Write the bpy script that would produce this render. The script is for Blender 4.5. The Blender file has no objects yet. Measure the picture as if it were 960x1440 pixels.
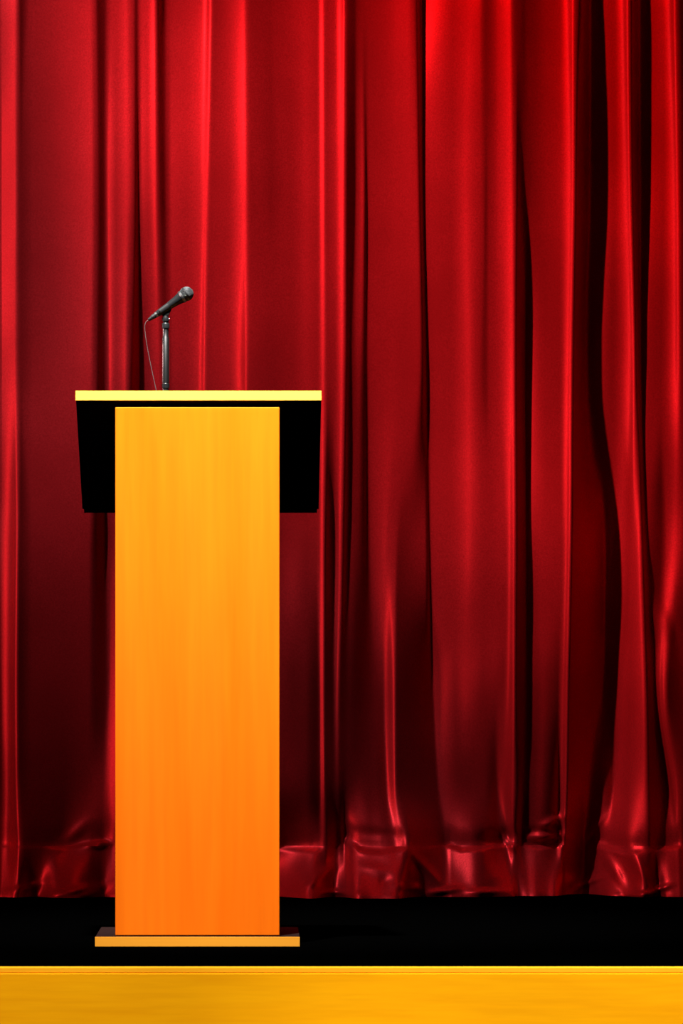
import bpy, bmesh, math, random
import numpy as np
from mathutils import Vector, Matrix

random.seed(4)
S = bpy.context.scene
C = S.collection
PI = math.pi

# ------------------------------------------------------------------ camera
CAM_D, F, VX, VY, CAM_Z = 10.8, 7200.0, 355.0, 950.0, 0.5705
cam = bpy.data.cameras.new('camera')
cam.sensor_fit = 'HORIZONTAL'
cam.sensor_width = 36.0
cam.lens = F / 960 * 36
cam.shift_x = (480 - VX) / 960
cam.shift_y = (VY - 720) / 960
cam.clip_end = 100
camo = bpy.data.objects.new('camera', cam)
C.objects.link(camo)
camo.location = (0, -CAM_D, CAM_Z)
camo.rotation_euler = (PI / 2, 0, 0)
S.camera = camo

# ------------------------------------------------------------------ world, exposure
w = bpy.data.worlds.new('world')
S.world = w
w.use_nodes = True
w.node_tree.nodes['Background'].inputs[0].default_value = (1, 0.9, 0.95, 1)
w.node_tree.nodes['Background'].inputs[1].default_value = 0.005
S.view_settings.view_transform = 'Standard'
S.view_settings.look = 'None'
S.view_settings.exposure = 0.0
S.view_settings.gamma = 1.0
S.view_settings.use_curve_mapping = False


# ------------------------------------------------------------------ lights (stage lanterns and added fills)
def spot(name, loc, target, power, half_deg, blend, radius, col):
    l = bpy.data.lights.new(name, 'SPOT')
    l.energy = power
    l.spot_size = math.radians(2 * half_deg)
    l.spot_blend = blend
    l.shadow_soft_size = radius
    l.color = col
    o = bpy.data.objects.new(name, l)
    C.objects.link(o)
    o.location = loc
    o.rotation_euler = (Vector(target) - Vector(loc)).to_track_quat('-Z', 'Y').to_euler()
    return o


spot('curtain_spotlight', (-3.2, -0.2, 4.7), (-0.45, 2.35, 1.75), 1180, 13.5, 1.0, 0.08, (0.68, 1.0, 1.05))
spot('curtain_spotlight', (-3.0, -0.1, 4.6), (0.80, 2.35, 1.75), 1480, 13.5, 1.0, 0.08, (1, 0.04, 0.04))
spot('added_hem_spot', (0.2, 1.1, 5.6), (0.2, 2.15, 0.0), 28, 20, 0.8, 0.10, (1, 0.1, 0.1))  # added from above to brighten the curtain hem, no such lamp in view
spot('lectern_spotlight', (-0.4, -1.3, 4.6), (-0.1, 0.0, 1.70), 5100, 13.5, 1.0, 0.06, (1, 0.95, 0.90))
spot('added_fascia_spot', (-0.6, -2.5, 3.0), (-0.45, -0.78, -0.5), 900, 17, 1.0, 0.08, (1, 0.92, 0.70))  # added pair of unseen spots, a wash to brighten the stage fascia
spot('added_fascia_spot', (1.0, -2.5, 3.0), (0.85, -0.78, -0.5), 1250, 17, 1.0, 0.08, (1, 0.92, 0.70))
# added side strip, source unseen, raking the cloth for crest and pole highlights
l = bpy.data.lights.new('added_side_light', 'AREA')
l.shape = 'RECTANGLE'
l.size, l.size_y = 0.40, 2.4
l.energy = 30
l.color = (1, 0.55, 0.55)
o = bpy.data.objects.new('added_side_light', l)
C.objects.link(o)
o.location = (-3.3, 0.85, 1.35)
o.rotation_euler = (Vector((0.6, 1.7, 1.35)) - Vector(o.location)).to_track_quat('-Z', 'Y').to_euler()


# ------------------------------------------------------------------ materials
def new_mat(name):
    m = bpy.data.materials.new(name)
    m.use_nodes = True
    nt = m.node_tree
    return m, nt, nt.nodes['Principled BSDF']


def plain(name, col, rough=0.5, metal=0.0, spec=0.5, bump=0.0, scale=200):
    m, nt, b = new_mat(name)
    b.inputs['Base Color'].default_value = (*col, 1)
    b.inputs['Roughness'].default_value = rough
    b.inputs['Metallic'].default_value = metal
    b.inputs['Specular IOR Level'].default_value = spec
    if bump:
        tc = nt.nodes.new('ShaderNodeTexCoord')
        n = nt.nodes.new('ShaderNodeTexNoise')
        n.inputs['Scale'].default_value = scale
        bp = nt.nodes.new('ShaderNodeBump')
        bp.inputs['Strength'].default_value = bump
        bp.inputs['Distance'].default_value = 0.001
        nt.links.new(tc.outputs['Object'], n.inputs['Vector'])
        nt.links.new(n.outputs['Fac'], bp.inputs['Height'])
        nt.links.new(bp.outputs['Normal'], b.inputs['Normal'])
    return m


def wood(name, c1, c2, c3, stretch, rough=0.6, fine=60, spec=0.05):
    """stretch: object-space scale of the grain (small along the fibres)"""
    m, nt, b = new_mat(name)
    N, L = nt.nodes, nt.links
    tc = N.new('ShaderNodeTexCoord')
    mp = N.new('ShaderNodeMapping')
    mp.inputs['Scale'].default_value = stretch
    L.new(tc.outputs['Object'], mp.inputs['Vector'])
    n1 = N.new('ShaderNodeTexNoise')
    n1.inputs['Scale'].default_value = 1.0
    n1.inputs['Detail'].default_value = 5
    n1.inputs['Roughness'].default_value = 0.6
    n1.inputs['Distortion'].default_value = 0.6
    L.new(mp.outputs[0], n1.inputs['Vector'])
    n2 = N.new('ShaderNodeTexNoise')
    n2.inputs['Scale'].default_value = 7.0
    n2.inputs['Detail'].default_value = 3
    L.new(mp.outputs[0], n2.inputs['Vector'])
    n3 = N.new('ShaderNodeTexNoise')
    n3.inputs['Scale'].default_value = 4.0
    n3.inputs['Detail'].default_value = 2
    L.new(tc.outputs['Object'], n3.inputs['Vector'])
    r = N.new('ShaderNodeValToRGB')
    r.color_ramp.elements[0].position = 0.28
    r.color_ramp.elements[0].color = (*c1, 1)
    r.color_ramp.elements[1].position = 0.72
    r.color_ramp.elements[1].color = (*c2, 1)
    L.new(n1.outputs['Fac'], r.inputs[0])
    r2 = N.new('ShaderNodeValToRGB')
    r2.color_ramp.elements[0].position = 0.35
    r2.color_ramp.elements[0].color = (0.86, 0.80, 0.78, 1)
    r2.color_ramp.elements[1].position = 0.62
    r2.color_ramp.elements[1].color = (1, 1, 1, 1)
    L.new(n2.outputs['Fac'], r2.inputs[0])
    mx = N.new('ShaderNodeMix')
    mx.data_type = 'RGBA'
    mx.blend_type = 'MULTIPLY'
    mx.inputs[0].default_value = 0.4
    L.new(r.outputs[0], mx.inputs[6])
    L.new(r2.outputs[0], mx.inputs[7])
    # scattered darker flecks / mineral marks
    r3 = N.new('ShaderNodeValToRGB')
    r3.color_ramp.elements[0].position = 0.68
    r3.color_ramp.elements[0].color = (0, 0, 0, 1)
    r3.color_ramp.elements[1].position = 0.80
    r3.color_ramp.elements[1].color = (1, 1, 1, 1)
    L.new(n3.outputs['Fac'], r3.inputs[0])
    mx2 = N.new('ShaderNodeMix')
    mx2.data_type = 'RGBA'
    L.new(r3.outputs[0], mx2.inputs[0])
    L.new(mx.outputs[2], mx2.inputs[6])
    mx2.inputs[7].default_value = (*c3, 1)
    L.new(mx2.outputs[2], b.inputs['Base Color'])
    b.inputs['Roughness'].default_value = rough
    b.inputs['Specular IOR Level'].default_value = spec
    bp = N.new('ShaderNodeBump')
    bp.inputs['Strength'].default_value = 0.08
    bp.inputs['Distance'].default_value = 0.0005
    L.new(n2.outputs['Fac'], bp.inputs['Height'])
    L.new(bp.outputs['Normal'], b.inputs['Normal'])
    return m


def velvet():
    m, nt, b = new_mat('red_velvet')
    N, L = nt.nodes, nt.links
    tc = N.new('ShaderNodeTexCoord')
    n = N.new('ShaderNodeTexNoise')
    n.inputs['Scale'].default_value = 260
    n.inputs['Detail'].default_value = 2
    L.new(tc.outputs['Object'], n.inputs['Vector'])
    n2 = N.new('ShaderNodeTexNoise')
    n2.inputs['Scale'].default_value = 3
    n2.inputs['Detail'].default_value = 3
    L.new(tc.outputs['Object'], n2.inputs['Vector'])
    ad = N.new('ShaderNodeMath')
    ad.operation = 'MULTIPLY'
    L.new(n.outputs['Fac'], ad.inputs[0])
    L.new(n2.outputs['Fac'], ad.inputs[1])
    r = N.new('ShaderNodeValToRGB')
    r.color_ramp.elements[0].position = 0.12
    r.color_ramp.elements[0].color = (0.42, 0.0095, 0.0120, 1)
    r.color_ramp.elements[1].position = 0.40
    r.color_ramp.elements[1].color = (0.60, 0.0150, 0.0200, 1)
    L.new(ad.outputs[0], r.inputs[0])
    L.new(r.outputs[0], b.inputs['Base Color'])
    b.inputs['Metallic'].default_value = 0.56
    b.inputs['Roughness'].default_value = 0.40
    b.inputs['Specular IOR Level'].default_value = 0.35
    b.inputs['Specular Tint'].default_value = (1, 0.04, 0.05, 1)
    b.inputs['Sheen Weight'].default_value = 0.08
    b.inputs['Sheen Roughness'].default_value = 0.35
    b.inputs['Sheen Tint'].default_value = (1, 0.02, 0.03, 1)
    bp = N.new('ShaderNodeBump')
    bp.inputs['Strength'].default_value = 0.15
    bp.inputs['Distance'].default_value = 0.001
    L.new(n.outputs['Fac'], bp.inputs['Height'])
    L.new(bp.outputs['Normal'], b.inputs['Normal'])
    return m


M = {
    'velvet': velvet(),
    'stage': plain('matte_black_stage_paint', (0.0002, 0.0002, 0.0002), 1.0, spec=0.0, bump=0.3),
    'hall': plain('dark_hall_carpet', (0.010, 0.008, 0.008), 0.95, spec=0.1, bump=0.3),
    'panel': wood('orange_beech_veneer', (0.84, 0.138, 0.0012), (0.93, 0.192, 0.0052), (0.80, 0.115, 0.0005), (7, 7, 0.45)),
    'edge': wood('pale_edge_banding', (0.88, 0.33, 0.022), (0.92, 0.40, 0.035), (0.85, 0.30, 0.02), (0.7, 9, 9)),
    'fascia': wood('golden_apron_wood', (0.80, 0.32, 0.0008), (0.88, 0.40, 0.0020), (0.66, 0.20, 0.0005), (1.0, 10, 14)),
    'nosing': wood('pale_nosing_wood', (0.90, 0.40, 0.010), (0.95, 0.46, 0.02), (0.85, 0.34, 0.01), (1.0, 10, 14)),
    'black': plain('black_laminate', (0.004, 0.0018, 0.0015), 0.55, spec=0.12, bump=0.1),
    'base_black': plain('dark_brown_laminate', (0.0065, 0.0035, 0.003), 0.6, spec=0.08, bump=0.1),
    'chrome': plain('polished_steel', (0.50, 0.51, 0.51), 0.24, metal=1.0),
    'gunmetal': plain('dark_enamel', (0.009, 0.010, 0.011), 0.30, spec=0.5),
    'rubber': plain('black_rubber', (0.006, 0.006, 0.007), 0.5, spec=0.4),
    'silver': plain('silver_metal', (0.45, 0.45, 0.45), 0.3, metal=1.0),
    'grille': plain('steel_wire_mesh', (0.10, 0.11, 0.115), 0.45, metal=0.8),
    'foam': plain('black_foam', (0.012, 0.013, 0.014), 0.9, bump=0.3),
    'cable': plain('grey_cable_sheath', (0.07, 0.045, 0.045), 0.45),
}


# ------------------------------------------------------------------ helpers
def W(px, py, Y):
    d = CAM_D + Y
    return Vector(((px - VX) * d / F, Y, CAM_Z - (py - VY) * d / F))


def link(name, me, mat, parent=None, smooth=False):
    me.materials.append(mat)
    o = bpy.data.objects.new(name, me)
    C.objects.link(o)
    if parent:
        o.parent = parent
    if smooth:
        for p in me.polygons:
            p.use_smooth = True
        me.set_sharp_from_angle(angle=math.radians(38))
    return o


def obj(name, bm, mat, parent=None, smooth=False, origin=None):
    bmesh.ops.recalc_face_normals(bm, faces=bm.faces)
    if origin is not None:
        bmesh.ops.translate(bm, verts=bm.verts, vec=-Vector(origin))
    me = bpy.data.meshes.new(name)
    bm.to_mesh(me)
    bm.free()
    o = link(name, me, mat, parent, smooth)
    if origin is not None:
        o.location = origin
    return o


def thing(name, label, cat, loc):
    o = bpy.data.objects.new(name, None)
    o.empty_display_size = 0.05
    C.objects.link(o)
    o.location = loc
    o['label'] = label
    o['category'] = cat
    return o


def hexa(bm, pts, bev=0.0, seg=2):
    """pts: 8 corners, bottom loop then top loop"""
    vs = [bm.verts.new(p) for p in pts]
    q = [(0, 3, 2, 1), (4, 5, 6, 7), (0, 1, 5, 4), (1, 2, 6, 5), (2, 3, 7, 6), (3, 0, 4, 7)]
    fs = [bm.faces.new([vs[i] for i in f]) for f in q]
    if bev:
        es = list({e for f in fs for e in f.edges})
        bmesh.ops.bevel(bm, geom=es, offset=bev, segments=seg, affect='EDGES', profile=0.5)
    return fs


def box(bm, x0, x1, y0, y1, z0, z1, bev=0.0, seg=2):
    return hexa(bm, [(x0, y0, z0), (x1, y0, z0), (x1, y1, z0), (x0, y1, z0),
                     (x0, y0, z1), (x1, y0, z1), (x1, y1, z1), (x0, y1, z1)], bev, seg)


def lathe(bm, prof, p0, axis, seg=24, caps=True):
    """prof: list of (t along the axis, radius)"""
    a = Vector(axis).normalized()
    u = a.orthogonal().normalized()
    v = a.cross(u)
    rings = []
    for t, r in prof:
        c = Vector(p0) + a * t
        rings.append([bm.verts.new(c + (u * math.cos(2 * PI * k / seg) + v * math.sin(2 * PI * k / seg)) * max(r, 1e-5))
                      for k in range(seg)])
    for A, B in zip(rings, rings[1:]):
        for k in range(seg):
            bm.faces.new([A[k], A[(k + 1) % seg], B[(k + 1) % seg], B[k]])
    if caps:
        bm.faces.new(rings[0][::-1])
        bm.faces.new(rings[-1])


def tube(bm, pts, r, seg=8):
    pts = [Vector(p) for p in pts]
    rings = []
    ref = Vector((0, 1, 0))
    for i, p in enumerate(pts):
        d = (pts[min(i + 1, len(pts) - 1)] - pts[max(i - 1, 0)]).normalized()
        u = d.cross(ref).normalized()
        v = u.cross(d)
        rings.append([bm.verts.new(p + (u * math.cos(2 * PI * k / seg) + v * math.sin(2 * PI * k / seg)) * r) for k in range(seg)])
    for A, B in zip(rings, rings[1:]):
        for k in range(seg):
            bm.faces.new([A[k], A[(k + 1) % seg], B[(k + 1) % seg], B[k]])
    bm.faces.new(rings[0][::-1])
    bm.faces.new(rings[-1])


def spline(ctrl, n=12):
    P = [Vector(p) for p in ctrl]
    P = [P[0] * 2 - P[1]] + P + [P[-1] * 2 - P[-2]]
    out = []
    for i in range(1, len(P) - 2):
        for k in range(n):
            t = k / n
            a, b, c, d = P[i - 1], P[i], P[i + 1], P[i + 2]
            out.append(0.5 * ((2 * b) + (c - a) * t + (2 * a - 5 * b + 4 * c - d) * t * t + (3 * b - a - 3 * c + d) * t ** 3))
    out.append(P[-2])
    return out


# ------------------------------------------------------------------ the setting
STAGE_Y = -0.781
bm = bmesh.new()
box(bm, -3.6, 4.4, STAGE_Y + 0.03, 3.6, -0.05, 0.0)
o = obj('floor', bm, M['stage'])
o['kind'] = 'structure'
NZ = 0.0118
bm = bmesh.new()
box(bm, -3.6, 4.4, STAGE_Y, STAGE_Y + 0.03, -NZ, 0.0, 0.0022, 3)
o = obj('trim_1', bm, M['nosing'])
o['kind'] = 'structure'
bm = bmesh.new()
box(bm, -3.6, 4.4, STAGE_Y - 0.003, STAGE_Y + 0.028, -0.95, -NZ, 0.0024, 3)
o = obj('trim_2', bm, M['fascia'])
o['kind'] = 'structure'
bm = bmesh.new()
box(bm, -3.6, 4.4, -12.0, STAGE_Y + 0.028, -1.0, -0.95)
o = obj('hall_floor', bm, M['hall'])
o['kind'] = 'structure'
bm = bmesh.new()
box(bm, -3.6, 4.4, 3.5, 3.6, 0.0, 5.8)
o = obj('wall_back', bm, M['stage'])
o['kind'] = 'structure'

# ------------------------------------------------------------------ the curtain
# Fold tracks.  Every track follows one fold line of the cloth down the drop: its position across
# the curtain at eight heights, and how strongly the cloth there is turned to face stage right.
ROWS = [0, 260, 510, 760, 970, 1120, 1190, 1263]
TR = '''
0 0 0 0 0 0 0 0|163 229 200 113 62 41 115 5
22 22 22 22 20 20 22 25|199 228 210 250 250 250 250 250
28 28 28 27 26 28 33 36|52 82 79 46 39 51 60 52
45 45 45 45 45 45 45 50|98 153 153 68 56 53 53 73
90 90 90 90 90 90 85 80|134 187 181 72 54 50 52 105
128 130 128 125 125 120 115 110|148 209 201 80 55 60 100 120
138 140 139 137 137 132 130 125|51 63 50 30 25 70 60 60
148 147 147 146 146 145 143 140|65 64 67 25 25 70 50 50
155 151 153 153 153 152 150 150|122 235 231 112 82 110 70 90
164 163 163 162 161 160 160 160|132 182 187 85 110 150 130 110
178 178 177 176 176 176 176 176|158 210 221 130 110 90 90 90
186 186 183 182 182 182 182 182|104 177 85 50 40 40 40 40
192 193 192 190 190 190 190 190|52 5 5 15 15 20 20 20
198 198 200 200 200 200 200 200|136 204 130 100 60 50 60 60
208 209 212 215 215 215 215 215|143 189 180 120 90 70 70 70
217 219 224 228 230 230 230 230|186 239 200 150 130 100 90 80
222 223 230 234 236 236 236 236|32 81 90 50 40 40 40 40
230 231 236 240 244 244 244 244|58 57 95 60 40 40 40 40
240 240 243 246 250 250 250 250|111 186 170 100 70 60 70 70
264 262 262 262 262 262 262 262|130 175 170 110 80 70 80 80
285 282 279 278 278 278 278 278|154 191 204 150 120 100 90 90
294 290 286 285 285 285 285 285|250 242 250 190 160 140 110 90
301 296 292 291 291 291 291 291|86 144 155 80 60 50 50 50
322 322 322 322 322 322 322 322|141 155 180 100 70 60 60 60
344 345 345 345 345 345 345 345|176 216 250 180 150 130 100 80
351 352 351 351 351 351 351 351|85 98 144 70 50 40 40 40
382 382 382 382 382 382 382 385|85 84 105 75 55 45 70 90
408 410 412 412 412 412 412 415|127 94 112 93 43 45 87 250
430 430 430 430 430 430 430 432|151 147 145 83 46 37 126 250
447 448 448 448 448 449 450 440|144 131 119 90 18 5 92 250
453 454 455 454 454 454 456 446|208 236 227 241 165 150 91 45
459 459 460 458 457 458 462 458|134 111 96 10 5 5 5 13
471 471 471 470 468 468 470 470|152 145 104 59 5 17 5 67
484 483 482 479 474 474 478 478|250 226 226 217 107 40 74 96
488 487 487 484 480 482 484 486|77 59 38 7 5 5 5 92
500 499 495 494 492 489 488 492|71 55 71 81 34 26 250 250
508 512 506 505 505 505 505 505|114 184 96 70 6 40 120 49
512 514 515 516 519 519 520 520|130 5 45 40 26 23 83 78
520 519 519 522 527 530 535 533|142 110 99 89 42 25 81 62
560 557 552 542 541 543 555 542|184 144 118 166 55 5 56 99
576 576 568 549 550 553 570 556|188 153 113 117 250 165 126 71
584 588 590 562 558 559 576 562|160 154 123 72 27 5 5 5
589 592 599 600 604 606 610 600|5 5 5 87 5 5 5 72
594 596 601 604 610 617 624 628|5 55 58 16 5 5 5 5
598 600 605 608 613 620 628 634|226 151 122 130 96 57 65 6
638 636 636 636 643 645 645 648|187 141 113 132 71 40 89 41
664 655 660 660 655 660 660 665|202 178 179 182 92 38 79 91
676 678 676 680 680 685 690 690|201 138 87 109 71 43 5 95
684 684 683 692 696 700 704 712|125 72 73 100 77 18 5 5
700 702 702 712 712 712 714 730|195 167 127 127 73 171 27 28
718 721 722 721 721 719 721 739|217 206 219 250 250 250 250 178
726 728 727 727 726 725 727 744|103 45 5 16 8 60 5 5
737 739 737 737 736 733 734 748|79 81 5 5 5 5 5 5
752 750 748 748 748 745 738 750|114 88 176 143 69 50 72 5
768 768 768 768 765 762 760 760|162 138 112 116 75 59 69 21
788 790 789 790 788 788 784 768|177 178 112 102 55 12 31 54
804 807 803 800 797 796 794 776|250 250 250 250 250 250 250 147
813 812 808 804 801 800 798 781|90 5 5 5 5 5 5 5
826 826 820 822 822 822 822 815|5 5 5 5 5 5 5 14
846 850 846 850 852 847 836 838|184 196 162 22 47 93 131 23
866 867 864 870 868 863 850 868|176 186 107 157 189 5 250 99
882 888 894 888 886 869 866 885|250 250 250 250 230 234 250 250
888 893 897 899 905 908 905 910|67 5 5 210 187 151 104 250
895 900 903 905 911 915 918 920|5 5 5 5 5 5 12 131
915 915 908 914 918 928 930 930|178 209 154 67 29 27 58 250
934 936 932 932 926 942 940 940|190 192 116 47 95 63 77 118
948 955 956 950 930 951 955 952|250 250 250 136 250 250 81 177
955 962 963 962 938 958 962 960|76 90 90 80 43 80 40 60
966 968 968 968 966 968 968 968|70 70 70 60 50 50 50 60
'''
tx, tv = [], []
for line in TR.strip().split('\n'):
    a, b = line.split('|')
    tx.append([float(q) for q in a.split()])
    tv.append([float(q) for q in b.split()])
tx, tv = np.array(tx), np.array(tv)
REF = np.array([238, 250, 245, 236, 228, 200, 195, 195.])


def interp_rows(arr, y):
    """smooth interpolation of the (tracks x rows) table at a height"""
    y = min(max(y, ROWS[0]), ROWS[-1])
    i = min(np.searchsorted(ROWS, y, side='right') - 1, len(ROWS) - 2)
    t = (y - ROWS[i]) / (ROWS[i + 1] - ROWS[i])
    h = ROWS[i + 1] - ROWS[i]
    lo, hi = max(i - 1, 0), min(i + 2, len(ROWS) - 1)
    # limited catmull-rom
    s0 = (arr[..., i + 1] - arr[..., lo]) / (ROWS[i + 1] - ROWS[lo]) * h
    s1 = (arr[..., hi] - arr[..., i]) / (ROWS[hi] - ROWS[i]) * h
    d = arr[..., i + 1] - arr[..., i]
    s0 = np.where(s0 * d <= 0, 0, np.sign(d) * np.minimum(abs(s0), 3 * abs(d)))
    s1 = np.where(s1 * d <= 0, 0, np.sign(d) * np.minimum(abs(s1), 3 * abs(d)))
    h00, h10, h01, h11 = 2 * t ** 3 - 3 * t * t + 1, t ** 3 - 2 * t * t + t, -2 * t ** 3 + 3 * t * t, t ** 3 - t * t
    return h00 * arr[..., i] + h10 * s0 + h01 * arr[..., i + 1] + h11 * s1


CY = 2.40
CD = CAM_D + 2.36
PX = CD / F                                    # metres per pixel on the curtain
PERIOD = 972
STEP = 1.5
n1 = int(PERIOD / STEP)
# three repeats: the drape goes on past both sides, with a coarser mesh there
cols = np.concatenate([np.arange(0, n1, 4), np.arange(n1, 2 * n1), np.arange(2 * n1, 3 * n1, 4)])
xs = cols * STEP - PERIOD
ys_body = np.concatenate([np.arange(-1150, 0, 25), np.arange(0, 1190.1, 3.5)])
ys_hem = np.arange(1190, 1266, 2.5)
ys = np.concatenate([ys_body, ys_hem[1:]])
PHI = math.radians(62)


def gauss_smooth_periodic(a, sig):
    n = len(a)
    f = np.fft.rfftfreq(n)
    return np.fft.irfft(np.fft.rfft(a) * np.exp(-2 * (PI * f * sig) ** 2), n)


x1 = np.arange(n1) * STEP
H = np.zeros((len(ys), len(xs)))
for j, y in enumerate(ys):
    X = interp_rows(tx, y)
    V = interp_rows(tv, y)
    ref = interp_rows(REF, y)
    X = np.maximum.accumulate(X + np.arange(len(X)) * 1e-3)
    Xe = np.concatenate([X[-3:] - PERIOD, X, X[:3] + PERIOD])
    Ve = np.concatenate([V[-3:], V, V[:3]])
    v = np.interp(x1, Xe, Ve)
    v = gauss_smooth_periodic(v, 0.9)
    I = np.clip(v / ref, 0.01, 1.0) ** 2.3
    al = PHI - np.arccos(np.clip(I, 0, 1))
    al = np.where(I < 0.10, al - math.radians(32) * (1 - I / 0.10), al)
    al = np.clip(al, math.radians(-62), math.radians(52))
    sl = np.tan(al)
    sl = sl - sl.mean()
    h = np.cumsum(sl) * STEP * PX
    h = h - h.mean()
    low = gauss_smooth_periodic(h, 150 / STEP)
    h = h - low
    H[j] = np.tile(h, 3)[cols]

# smooth down the drop so that the cloth hangs clean
nb = len(ys_body)
Kw = np.exp(-((ys[:, None] - ys[None, :]) / 22.0) ** 2 / 2) * np.gradient(ys)[None, :]
Kw /= Kw.sum(1, keepdims=True)
H = Kw @ H

XX, YY = np.meshgrid(xs, ys)
XM = np.mod(XX, PERIOD)


def G(cx, cy, rx, ry, ang=0.0):
    c, s = math.cos(math.radians(ang)), math.sin(math.radians(ang))
    dx = (XM - cx + PERIOD / 2) % PERIOD - PERIOD / 2
    dy = YY - cy
    u, v = (dx * c + dy * s) / rx, (-dx * s + dy * c) / ry
    return np.exp(-(u * u + v * v))


def prof(tab):
    xk, vk = zip(*tab)
    return np.interp(XM, xk, vk, period=PERIOD)


# the weighted hem kicks out over the floor and is puckered along its seam
kick = prof([(0, 35), (25, 40), (34, 8), (62, 10), (72, 38), (105, 42), (130, 26), (143, 10), (158, 30), (200, 20), (240, 34), (300, 15), (340, 34),
             (380, 30), (400, 50), (436, 54), (446, 34), (456, 14), (472, 12), (488, 30), (500, 42), (520, 36), (560, 36), (574, 16), (585, 8), (615, 12),
             (640, 34), (670, 34), (690, 16), (712, 22), (724, 26), (738, 8), (750, 30), (785, 32), (797, 6), (825, 6), (838, 26),
             (852, 58), (870, 62), (884, 48), (897, 60), (910, 50), (920, 14), (945, 26), (960, 16)])
below = np.clip((YY - 1188) / 76, 0, 1)
for _ in range(3):
    kick = np.apply_along_axis(lambda q: np.convolve(np.pad(q, 4, mode='edge'), np.ones(9) / 9, 'valid'), 1, kick)
H += np.tan(np.radians(kick * 0.8)) * (below * 76) * PX * (0.62 + 0.38 * below)
shelf = prof([(0, 2), (60, 2), (90, 5), (145, 6), (158, 1), (220, 5), (300, 3), (395, 3), (440, 6), (455, 1), (480, 1), (492, 9), (520, 9), (565, 8), (575, 1),
              (622, 1), (634, 8), (680, 8), (700, 2), (722, 7), (730, 0), (755, 5), (792, 7), (797, 0), (830, 1), (840, 9), (880, 6), (905, 2),
              (935, 3), (955, 6), (962, 1)]) * 0.001
seam = 1187 + prof([(0, 0), (90, 3), (140, -4), (300, 3), (440, 8), (488, -2), (505, 7), (535, 10), (572, 3), (634, 2), (650, 8), (690, 4), (722, 0),
                    (760, 6), (792, 0), (838, 3), (880, 12), (945, 4)])
tin = np.clip((YY - (seam - 32)) / 28, 0, 1)
tout = np.clip((YY - (seam - 3)) / 9, 0, 1)
H += -shelf * 1.0 * (tin * tin * (3 - 2 * tin)) + shelf * 1.9 * (tout * tout * (3 - 2 * tout))
# bottom roll of the hem where it meets the floor, and single creases
for a in [(100, 1256, 36, 5, -12, .012), (128, 1258, 16, 5, -20, .010), (40, 1250, 22, 5, -16, .008), (440, 1240, 34, 8, -35, .014),
          (475, 1258, 28, 3.5, 2, .010), (575, 1250, 18, 5, 10, .008), (600, 1225, 34, 6, 50, .008), (625, 1256, 22, 4, -8, .012),
          (680, 1258, 26, 4, 0, .010), (835, 1246, 20, 4, -28, .012), (865, 1225, 40, 7, 62, .014), (900, 1225, 34, 7, 68, .012),
          (925, 1254, 14, 4, -20, .014), (905, 1260, 20, 3, -4, .008), (775, 1160, 22, 6, -28, .014), (772, 1178, 22, 5, -4, .016),
          (762, 1168, 16, 5, -10, -.010), (715, 1184, 14, 4, 50, .012), (138, 1188, 14, 4, -8, .012), (105, 1172, 22, 8, -40, .008),
          (495, 1188, 14, 4, 35, .012), (852, 1192, 22, 5, 22, .012), (524, 1222, 18, 7, 10, .006), (540, 1240, 10, 8, -30, -.006),
          (932, 872, 12, 26, -15, .006), (948, 890, 9, 40, -12, -.005), (864, 1100, 7, 34, 6, .005), (842, 1165, 16, 4, -50, .006),
          (700, 1180, 26, 9, -10, -.010), (530, 1172, 34, 8, 6, -.008)]:
    H += a[5] * G(*a[:5])

XW = (XX - VX) * PX
ZW = CAM_Z - (YY - VY) * PX
YW = CY - H
ZW[-1] = 0.003
sc = (ZW[nb - 1, 0] - 0.003) / (ZW[nb - 1, 0] - (CAM_Z - (ys[-1] - VY) * PX))
ZW[nb:] = ZW[nb - 1, 0] + (CAM_Z - (YY[nb:] - VY) * PX - ZW[nb - 1, 0]) * sc


def grid_mesh(name, Xa, Ya, Za):
    r, c = Xa.shape
    me = bpy.data.meshes.new(name)
    co = np.stack([Xa, Ya, Za], -1).reshape(-1, 3).astype(np.float32)
    idx = np.arange(r * c).reshape(r, c)
    q = np.stack([idx[1:, :-1], idx[1:, 1:], idx[:-1, 1:], idx[:-1, :-1]], -1).reshape(-1, 4).astype(np.int32)
    me.vertices.add(len(co))
    me.vertices.foreach_set('co', co.ravel())
    me.loops.add(q.size)
    me.loops.foreach_set('vertex_index', q.ravel())
    me.polygons.add(len(q))
    me.polygons.foreach_set('loop_start', np.arange(0, q.size, 4, dtype=np.int32))
    me.polygons.foreach_set('use_smooth', np.ones(len(q), dtype=bool))
    me.update(calc_edges=True)
    return me


cur = thing('stage_curtain', 'floor-length red velvet stage curtain in deep vertical folds behind the lectern', 'curtain', (0.2, CY, 0))
off = np.array(cur.location)
for nm, sl in (('drape', slice(0, nb)), ('hem', slice(nb - 1, None))):
    me = grid_mesh(nm, XW[sl] - off[0], YW[sl] - off[1], ZW[sl])
    link(nm, me, M['velvet'], cur)

# ------------------------------------------------------------------ the lectern
LX = W(277.5, 0, 0).x
lec = thing('lectern', 'tall orange wooden lectern with black sloping desk underside, standing on black stage', 'lectern', (LX, 0, 0))
O = Vector((LX, 0, 0))
EDGE_Y = -0.047


def lobj(name, bm, mat, parent=lec, smooth=False):
    bmesh.ops.translate(bm, verts=bm.verts, vec=-O)
    return obj(name, bm, mat, parent, smooth)


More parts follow.
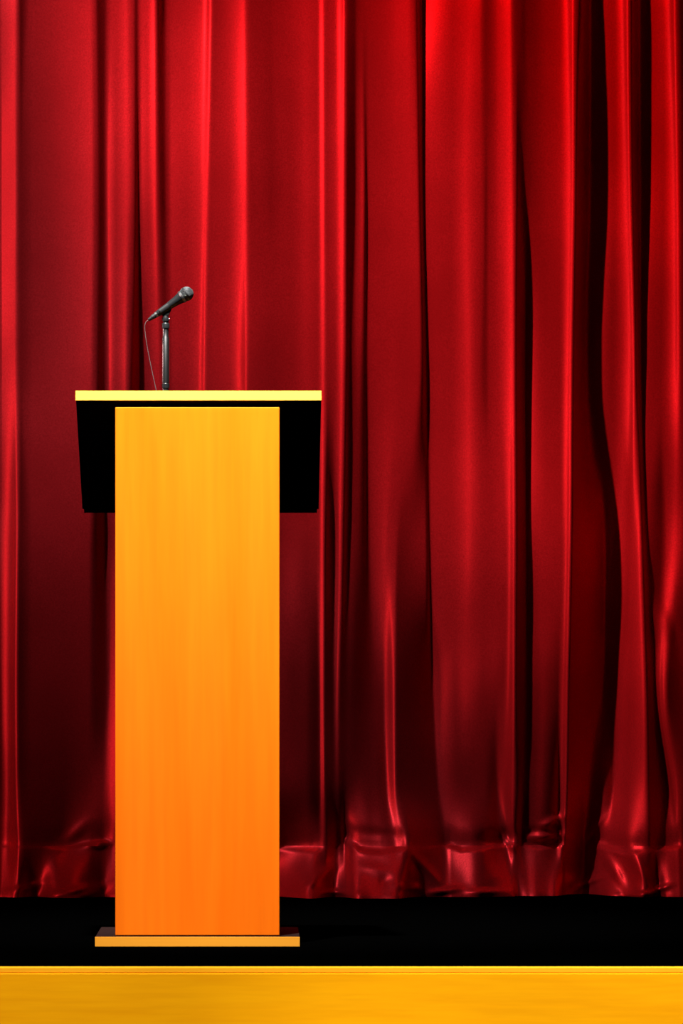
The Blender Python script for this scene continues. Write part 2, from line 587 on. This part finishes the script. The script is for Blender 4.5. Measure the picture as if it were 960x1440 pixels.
# base
bz = W(0, 1317.7, EDGE_Y).z
bx0, bx1 = W(133.5, 0, EDGE_Y).x, W(421.5, 0, EDGE_Y).x
bm = bmesh.new()
box(bm, bx0, bx1, EDGE_Y + 0.002, 0.38, 0.001, bz, 0.0012)
base = lobj('base', bm, M['base_black'])
bm = bmesh.new()
box(bm, bx0, bx1, EDGE_Y, EDGE_Y + 0.0022, 0.001, bz + 0.0002, 0.0006)
e = lobj('edge_strip', bm, M['edge'], base)
e['label'] = 'pale wooden front edge'

# column
cx0, cx1 = W(162, 0, 0).x, W(393, 0, 0).x
ct = W(0, 572.5, 0).z
SL = math.tan(math.radians(27.7))
uy0 = -0.0035
uz0 = W(0, 563, uy0).z


def under(y):
    return uz0 - SL * (y - uy0)


bm = bmesh.new()
box(bm, cx0, cx1, 0.0, 0.018, bz, ct, 0.0022, 3)
lobj('front_panel', bm, M['panel'])
for s in (0, 1):
    xa = cx0 + 0.003 if s == 0 else cx1 - 0.021
    xb = xa + 0.018
    bm = bmesh.new()
    y0, y1 = 0.018, 0.36
    hexa(bm, [(xa, y0, bz), (xb, y0, bz), (xb, y1, bz), (xa, y1, bz),
              (xa, y0, under(y0) - .0005), (xb, y0, under(y0) - .0005), (xb, y1, under(y1) - .0005), (xa, y1, under(y1) - .0005)])
    lobj('side_panel', bm, M['black'])
bm = bmesh.new()
box(bm, cx0 + 0.021, cx1 - 0.021, 0.340, 0.358, bz, under(0.358) - .0005)
lobj('back_panel', bm, M['black'])
bm = bmesh.new()
y0, y1 = 0.018, 0.036
hexa(bm, [(cx0 + .021, y0, ct - .06), (cx1 - .021, y0, ct - .06), (cx1 - .021, y1, ct - .06), (cx0 + .021, y1, ct - .06),
          (cx0 + .021, y0, under(y0) - .0005), (cx1 - .021, y0, under(y0) - .0005), (cx1 - .021, y1, under(y1) - .0005), (cx0 + .021, y1, under(y1) - .0005)])
lobj('spacer', bm, M['black'])

# sloping desk: a wooden board on a black underside panel
a = math.radians(27.7)
dv = Vector((0, math.cos(a), -math.sin(a)))      # down the slope, towards the speaker
nv = Vector((0, math.sin(a), math.cos(a)))       # out of the desk
P0 = Vector((0, uy0, uz0))


def slab(bm, xa, xb, d0, d1, h0, h1, bev=0.0, seg=2):
    pt = lambda x, d, h: P0 + Vector((x, 0, 0)) + dv * d + nv * h
    hexa(bm, [pt(xa, d0, h0), pt(xb, d0, h0), pt(xb, d1, h0), pt(xa, d1, h0),
              pt(xa, d0, h1), pt(xb, d0, h1), pt(xb, d1, h1), pt(xa, d1, h1)], bev, seg)


tx0, tx1 = W(106, 0, 0).x, W(452, 0, 0).x
ux0, ux1 = W(109, 0, 0).x, W(449, 0, 0).x
TH = 0.0238
bm = bmesh.new()
slab(bm, ux0, ux1, 0.004, 0.481, 0.0, 0.010)
lobj('underside_panel', bm, M['black'])
bm = bmesh.new()
slab(bm, tx0 + .0005, tx1 - .0005, 0.0022, 0.483, 0.010, TH, 0.001)
slab(bm, ux0, ux1, 0.0022, 0.004, 0.0, 0.010)
board = lobj('desk_board', bm, M['black'])
bm = bmesh.new()
slab(bm, tx0, tx1, 0.0, 0.0022, 0.0, TH, 0.0010, 2)
e = lobj('edge_strip', bm, M['edge'], board)
e['label'] = 'pale wooden front edge'
bm = bmesh.new()
slab(bm, tx0 + .02, tx1 - .02, 0.462, 0.478, TH, TH + 0.018, 0.002)
lobj('book_stop', bm, M['black'])

# ------------------------------------------------------------------ microphone stand, microphone, cable
MY = 0.055
k = (CAM_D + MY) / F
top = W(232.8, 458, MY)
dboard = (MY - P0.y - nv.y * TH) / dv.y
foot = P0 + dv * dboard + nv * TH + Vector((top.x, 0, 0))
st = thing('microphone_stand', 'slim polished metal microphone stand rising behind the lectern top', 'microphone stand', foot)


def sobj(name, bm, mat, parent=st, smooth=True, org=None):
    org = org if org is not None else foot
    bmesh.ops.translate(bm, verts=bm.verts, vec=-Vector(org))
    return obj(name, bm, mat, parent, smooth)


bm = bmesh.new()
lathe(bm, [(0.0005, 0.020), (0.004, 0.020), (0.006, 0.018), (0.0075, 0.011), (0.013, 0.0095), (0.016, 0.0088)], foot, nv, 32)
sobj('flange', bm, M['gunmetal'])
zf = lambda py: W(0, py, MY).z
UP = Vector((0, 0, 1))


def vl(name, segs, mat, cx=232.9, n=28, parent=st):
    """lathe about the vertical pole; segs = (py, radius in px)"""
    z0 = zf(segs[0][0])
    bm = bmesh.new()
    lathe(bm, [(zf(p) - z0, r * k) for p, r in segs], (W(cx, 0, MY).x, MY, z0), UP, n)
    return sobj(name, bm, mat, parent)


zb = VY - (foot.z + 0.010 - CAM_Z) / k
vl('pole', [(zb, 4.6), (538.2, 4.6), (537.8, 5.1), (475, 5.1), (474, 4.4), (459, 4.4)], M['chrome'])
vl('sleeve', [(546, 4.9), (545.5, 5.3), (540, 5.3), (539.5, 4.9)], M['gunmetal'])
vl('clutch_ring', [(462, 4.6), (461.4, 5.3), (455.2, 5.3), (454.4, 4.8), (454, 4.0), (451.5, 4.0)], M['gunmetal'])
vl('swivel', [(452, 3.8), (451.6, 4.7), (449, 4.9), (446, 4.2), (444, 3.3), (442, 3.2)], M['gunmetal'])
# side knob of the swivel
bm = bmesh.new()
kc = W(232.9, 448.5, MY)
lathe(bm, [(-5.2 * k, 1.2 * k), (-5.0 * k, 1.6 * k), (5.0 * k, 1.6 * k), (5.2 * k, 1.2 * k)], kc, Vector((1, 0, 0)), 12)
sobj('knob', bm, M['silver'])

# microphone axis, lying in a plane across the stage and leaning a little to the hall
ax = (W(262, 413.3, MY) - W(221, 441.5, MY)).normalized()
tail = W(221, 441.5, MY)
Lb = (W(262, 413.3, MY) - tail).length
perp = Vector((0, 1, 0)).cross(ax).normalized()     # upwards, across the axis
if perp.z < 0:
    perp = -perp
# clip: a split sleeve gripping the body with a tapering foot
bm = bmesh.new()
n = 20
for (ra, rb) in ((5.9, 5.9),):
    c0, c1 = tail + ax * (5 * k), tail + ax * (20 * k)
    rings = []
    for c, r_in, r_out in ((c0, 4.9, 6.0), (c1, 5.7, 6.8)):
        ring = []
        for side, r in ((0, r_out), (1, r_in)):
            for q in range(n + 1):
                t = math.radians(-215 + 250 * q / n)
                ring.append(bm.verts.new(c + (perp * math.sin(t) + Vector((0, 1, 0)) * math.cos(t)) * r * k))
        rings.append(ring)
    A, B = rings
    m_ = n + 1
    for q in range(n):
        bm.faces.new([A[q], A[q + 1], B[q + 1], B[q]])
        bm.faces.new([A[m_ + q], B[m_ + q], B[m_ + q + 1], A[m_ + q + 1]])
        bm.faces.new([A[q], A[m_ + q], A[m_ + q + 1], A[q + 1]])
        bm.faces.new([B[q], B[q + 1], B[m_ + q + 1], B[m_ + q]])
    for q in (0, n):
        bm.faces.new([A[q], B[q], B[m_ + q], A[m_ + q]])
# foot of the clip down to the swivel
w0 = 3.4 * k
lo = W(233, 444.5, MY)
pa, pb = tail + ax * (3.5 * k) - perp * (5.2 * k), tail + ax * (20.5 * k) - perp * (5.8 * k)
up2 = perp * (1.0 * k)
hexa(bm, [lo + Vector((-3.6 * k, -w0, 0)), lo + Vector((3.9 * k, -w0, 0)), lo + Vector((3.9 * k, w0, 0)), lo + Vector((-3.6 * k, w0, 0)),
          pa + Vector((0, -w0, 0)), pb + Vector((0, -w0, 0)), pb + Vector((0, w0, 0)), pa + Vector((0, w0, 0))], 0.8 * k, 2)
o = sobj('clip', bm, M['rubber'])

# microphone
mic = thing('microphone', 'black handheld microphone with silver mesh head, tilted up in its clip', 'microphone', tail)


def mobj(name, segs, mat, parent=None, n=32, p0=tail, caps=True):
    bm = bmesh.new()
    lathe(bm, [(t * k, r * k) for t, r in segs], p0, ax, n, caps)
    return sobj(name, bm, mat, parent or mic, True, tail)


LB = Lb / k        # tail to grille centre, px
mobj('body', [(0, 3.6), (0.4, 4.2), (2, 4.5), (20, 5.4), (32, 6.5), (38, 7.6), (40.5, 8.2)], M['gunmetal'])
mobj('collar', [(40.4, 8.3), (41.0, 9.0), (43.4, 9.2), (44.0, 8.6)], M['silver'])
mobj('connector', [(-15, 1.6), (-14.6, 2.3), (-9, 2.9), (-8.6, 3.4), (-0.6, 3.6), (0.2, 3.5)], M['rubber'])
o = mobj('connector_ring', [(-3.4, 3.5), (-3.0, 4.1), (-0.4, 4.2), (0.0, 3.7)], M['silver'])
gc = tail + ax * Lb
bm = bmesh.new()
bmesh.ops.create_uvsphere(bm, u_segments=24, v_segments=16, radius=9.0 * k, matrix=Matrix.Translation(gc))
foam = sobj('foam', bm, M['foam'], mic, True, tail)
# wire basket
bm = bmesh.new()
R = 9.75 * k
uu = perp
vv = ax.cross(uu)


def sp(th, ph):
    rr = R * (0.97 if False else 1.0)
    return gc + (ax * math.cos(th) + (uu * math.cos(ph) + vv * math.sin(ph)) * math.sin(th)) * rr


NW = 26
for sgn in (1, -1):
    for q in range(NW):
        pts = [sp(math.radians(8 + 128 * t / 14), 2 * PI * q / NW + sgn * 1.5 * t / 14) for t in range(15)]
        tube(bm, pts, 0.33 * k, 4)
# cap of the mesh at its crown
bmesh.ops.create_uvsphere(bm, u_segments=12, v_segments=6, radius=1.3 * k, matrix=Matrix.Translation(gc + ax * R * 0.95))
grille = sobj('grille', bm, M['grille'], mic, True, tail)
o = mobj('grille_band', [(LB - 1.2, 9.7), (LB - 0.9, 10.2), (LB + 0.9, 10.2), (LB + 1.2, 9.7)], M['gunmetal'], parent=grille)
o['label'] = 'dark band round the mesh head'

# cable from the connector down behind the lectern top to the reading surface
cp = [tail + ax * (-13.5 * k)]
for px_, py_ in ((205.6, 452.5), (203.6, 457.5), (203.9, 467), (206.6, 486), (210.6, 507), (215.6, 531), (219.6, 549), (221.5, 558)):
    cp.append(W(px_, py_, MY))
d2 = 0.10
end = P0 + dv * d2 + nv * (TH + 0.003) + Vector((W(224, 0, MY).x, 0, 0))
cp.append(end + Vector((0, 0.0, 0.004)))
for dd, xx in ((0.14, 226), (0.20, 240), (0.30, 236), (0.44, 246)):
    cp.append(P0 + dv * dd + nv * (TH + 0.002) + Vector((W(xx, 0, MY).x, 0, 0)))
bm = bmesh.new()
tube(bm, spline(cp, 8), 0.52 * k, 8)
cb = obj('microphone_cable', bm, M['cable'], None, True, origin=cp[-1])
cb['label'] = 'thin grey cable hanging from the tail of the microphone behind the lectern top'
cb['category'] = 'cable'
